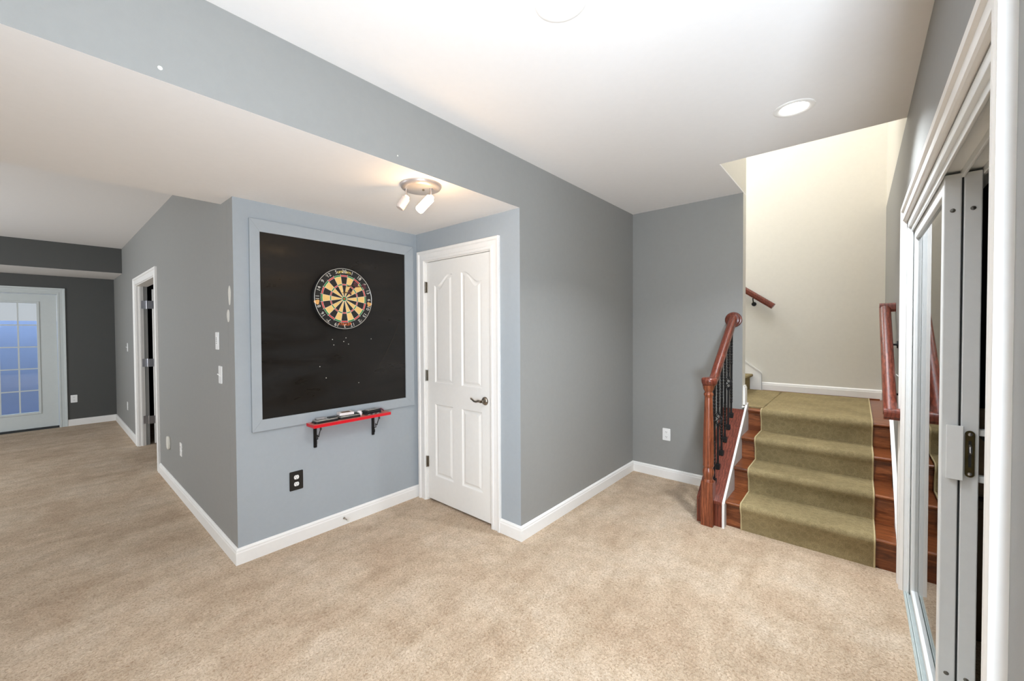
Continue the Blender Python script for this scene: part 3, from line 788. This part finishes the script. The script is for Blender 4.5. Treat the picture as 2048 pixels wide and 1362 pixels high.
# bend the word along the rim
for v in me.vertices:
    a = v.co.x*1.12/.197; rr = .199+v.co.y
    v.co = Vector((rr*math.sin(a), rr*math.cos(a), v.co.z))
add_mesh(c, me, Matrix.Translation((DX, YFc-.0025, DZ)) @ Matrix.Rotation(R(90), 4, 'X')); c.build('maker_lettering', LOGOY, db)
c = MB(); me = text_mesh('STRIKER', .027, .0006, .3, 1.0)
for v in me.vertices:
    a = v.co.x*1.05/.190; rr = .190-v.co.y
    v.co = Vector((rr*math.sin(a), -rr*math.cos(a), v.co.z))
add_mesh(c, me, Matrix.Translation((DX, YFc-.0025, DZ)) @ Matrix.Rotation(R(90), 4, 'X')); c.build('model_lettering', LOGOO, db)
for s_ in (-1, 1):
    c = MB(); ex, ez = DX+s_*.203, DZ-.032
    pts = []
    for k in range(14):
        a = 2*math.pi*k/14; r = .019+.004*math.sin(3*a+s_)
        pts.append((ex+r*math.cos(a), ez+r*.85*math.sin(a)))
    c.prism(pts, 'y', YFc-.002, YFc); c.build('emblem', EMBL, db)
for a in (40, -40, 140, -140):
    c = MB(); ex, ez = DX+.207*math.sin(R(a)), DZ+.207*math.cos(R(a)); c.lathe([(.008, -.002), (.008, 0)], (ex, YFc, ez), 'y', 12); c.build('ring_clip', SCREW, db)

# darts in the board
def dart(name_loc, label, tilt):
    d = thing('dart', label, 'dart', name_loc, 'darts stuck in the dartboard')
    M = Matrix.Translation(Vector(name_loc)) @ Matrix.Rotation(tilt[0], 4, 'X') @ Matrix.Rotation(tilt[1], 4, 'Z')
    c = MB(); c.cyl((0, .004, 0), (0, -.032, 0), .0006, 8, .0012); c.lathe([(.0015, -.030), (.0033, -.034), (.0036, -.06), (.0033, -.078), (.002, -.082)], (0, 0, 0), 'y', 12); c.rot(M); c.build('barrel', STEELD, d, smooth=True)
    c = MB(); c.cyl((0, -.081, 0), (0, -.125, 0), .0024, 8); c.rot(M); c.build('shaft', BLACKP, d)
    c = MB()
    for q in range(4):
        a = q*math.pi/2+.5; u, w_ = math.cos(a), math.sin(a)
        pr = [(.002, -.112), (.019, -.128), (.019, -.146), (.012, -.156), (.002, -.156)]
        for tt in (-.0004, .0004):
            pass
        A = [c.b.verts.new((r*u-.0004*w_, y, r*w_+.0004*u)) for r, y in pr]; B = [c.b.verts.new((r*u+.0004*w_, y, r*w_-.0004*u)) for r, y in pr]
        c._f(A); c._f(B[::-1])
        for i in range(5): c._f([A[i], B[i], B[(i+1) % 5], A[(i+1) % 5]])
    c.rot(M); c.build('flight', PURPLE, d)
dart((1.447, YFc, 1.735), 'dart with purple flight stuck just above the bullseye', (R(4), R(-3)))
dart((1.478, YFc, 1.778), 'dart with purple flight stuck in the upper middle of the dartboard', (R(-3), R(4)))
dart((1.545, YFc, 1.783), 'dart with purple flight stuck nearest the right rim of the dartboard', (R(2), R(2)))

# ---------------------------------------------------------------- red shelf
sx_0, sx_1, sy0, szt = 1.195, 1.800, 2.735, .815
sh = thing('wall_shelf', 'narrow red wall shelf on black scroll brackets below the chalkboard', 'shelf', (1.5, yc, .8))
MB().box(sx_0, sx_1, sy0, yc-.020, szt-.022, szt, 0, {'+z': 1}).build('shelf_board', [RED, SHELFTOP], sh, bevel=.0015)
for x in (1.262, 1.722):
    c = MB(); c.box(x-.011, x+.011, yc-.008, yc, .63, szt-.022); c.box(x-.006, x+.006, 2.76, yc-.008, szt-.027, szt-.022)
    c.cyl((x, yc-.004, .63), (x, yc-.004, .627), .011, 12)
    zt = szt-.027
    pts = [(2.775, zt-.022), (2.772, zt-.010), (2.780, zt-.004), (2.790, zt-.008), (2.790, zt-.028), (2.806, zt-.058), (2.812, zt-.075), (2.835, zt-.068), (2.828, zt-.095), (2.850, zt-.100), (2.866, zt-.108)]
    c.tube([(x, a, b) for a, b in pts], .003, 8)
    c.tube([(x, a, b) for a, b in ((2.866, zt-.136), (2.852, zt-.140), (2.846, zt-.130), (2.848, zt-.118), (2.854, zt-.112))], .003, 8)
    c.build('bracket', IRON, sh)
def dart_case(x, y, z, L, Wd, Hh, rz, label, group):
    t = thing('dart_case', label, 'dart case', (x, y, z), group)
    M = Matrix.Translation((x, y, z)) @ Matrix.Rotation(rz, 4, 'Z')
    def rr(l, w, r, n=6):
        pts = []
        for cx, cy, a0 in ((l/2-r, w/2-r, 0), (-l/2+r, w/2-r, 90), (-l/2+r, -w/2+r, 180), (l/2-r, -w/2+r, 270)):
            for k in range(n+1): a = R(a0+90*k/n); pts.append((cx+r*math.cos(a), cy+r*math.sin(a)))
        return pts
    c = MB(); c.prism(rr(L, Wd, .02), 'z', 0, Hh*.55); c.rot(M); c.build('tray', BLACKP, t, bevel=.003)
    c = MB(); c.prism(rr(L*.96, Wd*.92, .018), 'z', Hh*.55, Hh); c.rot(M); c.build('lid', CLEARP, t, bevel=.004)
    for k in range(3):
        c = MB(); yy = (k-1)*Wd*.25; c.cyl((-L*.38, yy, Hh+.0035), (-L*.02, yy, Hh+.0035), .0035, 10); c.rot(M); c.build('dart_barrel', CHROME, t, smooth=True)
    c = MB(); c.box(L*.12, L*.44, -Wd*.3, Wd*.3, Hh, Hh+.004); c.rot(M); c.build('flight_box', BLACKP, t, bevel=.001)
    return t
dart_case(1.305, 2.80, szt, .175, .075, .022, R(1), 'black dart case with silver darts lying at the left end of the red shelf', 'dart cases on the red shelf')
dart_case(1.478, 2.80, szt, .165, .08, .022, R(-2), 'black dart case under the white box in the middle of the red shelf', 'dart cases on the red shelf')
t = thing('card_box', 'small white card box on top of the middle dart case', 'box', (1.46, 2.80, szt+.026))
c = MB(); c.box(-.052, .052, -.034, .034, .0, .018); c.rot(Matrix.Translation((1.455, 2.802, szt+.0262)) @ Matrix.Rotation(R(-8), 4, 'Z')); c.build('carton', CARD, t, bevel=.001)
c = MB(); c.box(-.030, .034, -.022, .022, .018, .0186); c.rot(Matrix.Translation((1.455, 2.802, szt+.0262)) @ Matrix.Rotation(R(-8), 4, 'Z')); c.build('printed_label', TAN, t)
t = thing('plastic_pouch', 'crumpled white plastic pouch beside the white card box on the shelf', 'pouch', (1.56, 2.80, szt))
c = MB(); pts = []
rs = random.Random(5)
c.lathe([(.001, .034), (.018, .033), (.026, .026), (.030, .014), (.026, .002), (.01, 0)], (0, 0, 0), 'z', 14)
for v in c.b.verts: v.co += Vector((rs.uniform(-.003, .003), rs.uniform(-.003, .003), max(-v.co.z, rs.uniform(-.002, .003))))
c.rot(Matrix.Translation((1.572, 2.812, szt)) @ Matrix.Diagonal((.75, .8, 1, 1))); c.build('pouch', CARD, t, smooth=True)
t = thing('dart_wallet', 'black dart wallet with a purple strap at the right end of the red shelf', 'wallet', (1.68, 2.80, szt))
c = MB(); c.box(-.072, .06, -.038, .034, 0, .016); c.rot(Matrix.Translation((1.675, 2.803, szt+.012)) @ Matrix.Rotation(R(6), 4, 'Z')); c.build('cover', BLACKP, t, bevel=.006)
c = MB(); c.box(-.060, .036, -.026, .022, .016, .022); c.rot(Matrix.Translation((1.675, 2.803, szt+.012)) @ Matrix.Rotation(R(6), 4, 'Z')); c.build('clear_window', CLEARP, t, bevel=.003)
c = MB(); c.tube([(1.725, 2.80, szt+.022), (1.745, 2.795, szt+.026), (1.762, 2.80, szt+.018), (1.775, 2.80, szt+.006)], [.008, .010, .009, .005], 8, flat=.6); c.build('strap', PURPLE, t, smooth=True)
c = MB(); c.box(1.60, 1.735, 2.768, 2.835, szt, szt+.012); c.build('inner_tray', SLOT, t, bevel=.003)
for q in range(3):
    x0_ = 1.605+q*.038
    t = thing('dart', ['loose silver dart lying left below the black wallet on the shelf', 'loose silver dart lying in the middle below the black wallet', 'loose silver dart lying right below the black wallet on the shelf'][q], 'dart', (x0_, 2.752, szt), 'loose darts on the red shelf')
    MB().tube([(x0_, 2.748, szt+.0045), (x0_+.022, 2.755, szt+.0045)], .0042, 8).build('barrel', CHROME, t)
    MB().tube([(x0_+.022, 2.755, szt+.0045), (x0_+.034, 2.759, szt+.0045)], .0026, 8).build('shaft', PURPLE, t)

# ---------------------------------------------------------------- ceiling lamp
lx, ly = 1.448, 1.875
lp = thing('ceiling_lamp', 'round brushed metal ceiling lamp with two tilted frosted glass spots', 'ceiling lamp', (lx, ly, zs))
c = MB(); c.lathe([(.117, 0), (.117, -.006), (.110, -.018), (.098, -.024), (.090, -.0235), (.001, -.022)], (lx, ly, zs), 'z', 64)
c.build('canopy', plain('satin_silver_enamel', srgb(176, 170, 168), .35, .5, var=.02), lp, smooth=True)
c = MB(); c.lathe([(.006, -.022), (.006, -.030), (.001, -.032)], (lx+.01, ly-.01, zs), 'z', 14); c.build('finial', NICKEL, lp)
def spot(px, py, dirv, lit, Ls):
    p = Vector((px, py, zs-.022)); q = p+Vector((0, 0, -.052))
    c = MB(); c.cyl(p, q, .0045, 14); c.lathe([(.009, 0), (.009, -.004)], p, 'z', 14)
    arm = c.build('stem', CHROME, lp, smooth=True)
    d = Vector(dirv).normalized(); M = Matrix.Translation(q-d*.004) @ d.to_track_quat('Z', 'Y').to_matrix().to_4x4()
    c = MB(); c.lathe([(.001, -.008), (.014, -.008), (.016, -.004), (.016, .024), (.012, .028)], (0, 0, 0), 'z', 20); c.rot(M); c.build('socket', PLATE, arm, smooth=True)
    c = MB(); c.lathe([(.019, .004), (.0245, .008), (.0245, Ls-.008), (.020, Ls), (.001, Ls), (.001, Ls-.003), (.018, Ls-.003), (.0215, Ls-.010), (.0215, .011), (.017, .008)], (0, 0, 0), 'z', 28, cap=False); c.rot(M)
    c.build('glass_shade', FGLASS if not lit else BULB, arm, smooth=True)
    c = MB(); c.lathe([(.001, .026), (.010, .028), (.011, .050), (.006, .058), (.001, .059)], (0, 0, 0), 'z', 16); c.rot(M); c.build('bulb', BULB if lit else FGLASS, arm, smooth=True)
    return q+d*.05
spot(1.385, 1.930, (-.42, .20, -.80), False, .078)
ps = spot(1.478, 1.822, (-.62, .34, -.80), True, .112)
pl_ = bpy.data.lights.new('lamp_bulb', 'POINT'); pl_.energy = 3.0; pl_.color = (1, .60, .26); pl_.shadow_soft_size = .035
po = bpy.data.objects.new('lamp_bulb', pl_); po.location = (1.425, 1.79, zs-.175); C.objects.link(po)

# ---------------------------------------------------------------- recessed downlights
def downlight(x, y, label, power=18):
    t = thing('downlight', label, 'downlight', (x, y, H), 'recessed ceiling downlights')
    c = MB(); c.lathe([(.092, 0), (.092, -.003), (.086, -.006), (.070, -.005), (.063, -.001), (.063, 0)], (x, y, H), 'z', 48, cap=False); c.build('trim_ring', WHITE, t, smooth=True)
    c = MB(); c.lathe([(.064, -.0012), (.03, -.004), (.001, -.005)], (x, y, H), 'z', 40); c.build('lens', DIFF, t, smooth=True)
    l = bpy.data.lights.new('downlight_beam', 'AREA'); l.shape = 'DISK'; l.size = .12; l.energy = power; l.color = (.90, .97, 1.05); l.spread = R(125)
    o = bpy.data.objects.new('downlight_beam', l); o.location = (x, y, H-.008); C.objects.link(o)
downlight(2.668, .262, 'round recessed downlight nearest the stairs', 24)
downlight(1.245, .800, 'round recessed downlight cut by the top edge of the photo', 9)
downlight(-.45, .95, 'recessed downlight behind and left of the viewer, out of the photo')
downlight(-1.0, -1.6, 'recessed downlight farthest behind the viewer, out of the photo')

# ---------------------------------------------------------------- outlets and switches
def rbox(w, h, r, n=4):
    pts = []
    for cx, cz, a0 in ((w/2-r, h/2-r, 0), (-w/2+r, h/2-r, 90), (-w/2+r, -h/2+r, 180), (w/2-r, -h/2+r, 270)):
        for k in range(n+1): a = R(a0+90*k/n); pts.append((cx+r*math.cos(a), cz+r*math.sin(a)))
    return pts
def outlet(label, loc, rz, plate=PLATE, w=.072, h=.116):
    t = thing('outlet', label, 'outlet', (0, 0, 0))
    MB().prism(rbox(w, h, .006), 'y', -.005, -.0003).build('cover_plate', plate, t, bevel=.0015)
    for s_ in (-1, 1):
        pts = []
        for k in range(24):
            a = 2*math.pi*k/24; pts.append((.0165*math.cos(a), s_*.0235+max(-.0135, min(.0135, .0175*math.sin(a)))))
        r = MB().prism(pts, 'y', -.0075, -.004).build('receptacle', PLATE, t)
        c = MB(); c.box(-.0075, -.0052, -.008, -.0074, s_*.0235-.001, s_*.0235+.008); c.box(.0052, .0075, -.008, -.0074, s_*.0235-.001, s_*.0235+.007)
        c.cyl((0, -.008, s_*.0235-.007), (0, -.0074, s_*.0235-.007), .0025, 10); c.build('slots', SLOT, r)
    t.location = loc; t.rotation_euler = (0, 0, rz); return t
outlet('black-plated outlet with white sockets on the blue-grey alcove wall', (1.130, yc, .427), 0, BLACKP, .090, .130)
ow = outlet('white outlet on the grey wall between corner and newel post', (xD, 1.382, .427), R(-90), PLATE, .074, .118)
dup(ow, (.268, yF, .418), 0, 'white outlet on the dark far wall beside the glazed door')
dup(ow, (hx(4.40), 4.40, .425), R(-90), 'white outlet low on the hall wall nearest the alcove corner')
dup(ow, (hx(7.75), 7.75, .40), R(-90), 'white outlet low on the hall wall beyond the doorway')
dup(ow, (3.47, yR, .87), R(180), 'white outlet half hidden below the right handrail')
def switch(label, loc, rz, kind='toggle'):
    t = thing('light_switch', label, 'switch', (0, 0, 0))
    MB().prism(rbox(.072, .118, .006), 'y', -.006, -.0003).build('cover_plate', PLATE, t, bevel=.0015)
    if kind == 'toggle':
        c = MB(); c.prism([(-.0055, -.006), (-.020, .010), (-.022, .004), (-.0055, -.012)], 'x', -.005, .005)
        c.build('toggle', PLATE, t, bevel=.001)
    else:
        c = MB(); c.prism(rbox(.032, .066, .003), 'y', -.008, -.005); o = c.build('control_panel', PLATE, t)
        c = MB()
        for z in (-.018, -.004, .008, .018): c.box(-.008, .008, -.0088, -.0078, z, z+.004)
        c.build('button', SLOT, o)
    t.location = loc; t.rotation_euler = (0, 0, rz); return t
switch('white wall control with dark buttons on the hall wall above the toggle switch', (hx(3.23), 3.232, 1.392), R(-90), 'pad')
sw = switch('white toggle switch on the hall wall below the wall control', (hx(3.17), 3.172, 1.166), R(-90))
dup(sw, (hx(7.62), 7.62, 1.24), R(-90), 'white switch on the hall wall beyond the doorway')
dup(sw, (3.45, yR, 1.165), R(180), 'white toggle switch half hidden behind the right handrail')
# oval cable cover
t = thing('cable_cover', 'ivory oval plate low on the hall wall next to the doorway', 'wall plate', (hx(4.9), 4.90, .395), rz=0)
c = MB(); pts = [(4.90+.055*math.copysign(abs(math.cos(a))**.7, math.cos(a)), .395+.062*math.copysign(abs(math.sin(a))**.7, math.sin(a))) for a in [2*math.pi*k/28 for k in range(28)]]
c.prism(pts, 'x', hx(4.9)-.018, hx(4.9)); c.build('cover', IVORY, t, bevel=.005)
# wall filler patches
for i, (y, z, a, b, lab) in enumerate(((2.957, 1.683, .024, .062, 'larger oval white filler patch on the hall wall near the corner'), (2.990, 1.555, .026, .040, 'smaller oval white filler patch on the hall wall, the lower one'))):
    c = MB(); c.prism([(y+a*math.cos(t_)*(1+.12*math.sin(3*t_+i)), z+b*math.sin(t_)) for t_ in [2*math.pi*k/20 for k in range(20)]], 'x', hx(y)-.0012, hx(y)+.001)
    tag(c.build('filler_patch', PUTTY), lab, 'filler patch', 'filler patches on the hall wall')
for x, z, r, lab in ((.265, 2.327, .007, 'white filler dot on the header at the far left'), (1.187, 2.330, .004, 'white filler dot on the header above the lamp')):
    c = MB(); c.lathe([(r, 0), (r*.6, -.0015)], (x, y0, z), 'y', 10); tag(c.build('filler_dot', PUTTY), lab, 'filler dot')
# door stop on baseboard
t = thing('door_stop', 'small metal door stop screwed into the alcove baseboard', 'door stop', (1.464, yc-.016, .052))
c = MB(); c.lathe([(.008, 0), (.008, -.004), (.0045, -.006), (.004, -.05), (.007, -.052), (.007, -.062), (.001, -.064)], (1.464, yc-.016, .052), 'y', 14); c.build('spring', NICKEL, t, smooth=True)
c = MB(); c.lathe([(.0085, -.056), (.0085, -.066), (.001, -.067)], (1.464, yc-.016, .052), 'y', 14); c.build('tip', IVORY, t, smooth=True)

# ---------------------------------------------------------------- store contents, seen through the slider gap
t = thing('storage_chest', 'dark brown chest standing in the unlit store behind the slider', 'chest', (3.1, -.75, 0))
MB().box(2.85, 3.6, -1.4, -.37, .0, .62).build('box_body', BROWN, t, bevel=.01)
MB().box(2.84, 3.61, -1.41, -.365, .62, .66).build('lid', BROWN, t, bevel=.006)
t = thing('folded_blanket', 'brown blanket heaped on the chest in the dark store', 'blanket', (3.1, -.6, .66))
c = MB(); c.prism([(2.88, .66), (2.88, .95), (2.95, 1.08), (3.1, 1.0), (3.3, .93), (3.35, .66)], 'y', -.95, -.375); c.build('cloth', TAN, t, bevel=.03, seg=4)
c = MB(); c.tube([(2.865, -.375, 1.03), (2.86, -.45, .93), (2.858, -.55, .84), (2.86, -.7, .80)], .012, 8); c.build('dark_strap', SLOT, t, smooth=True)
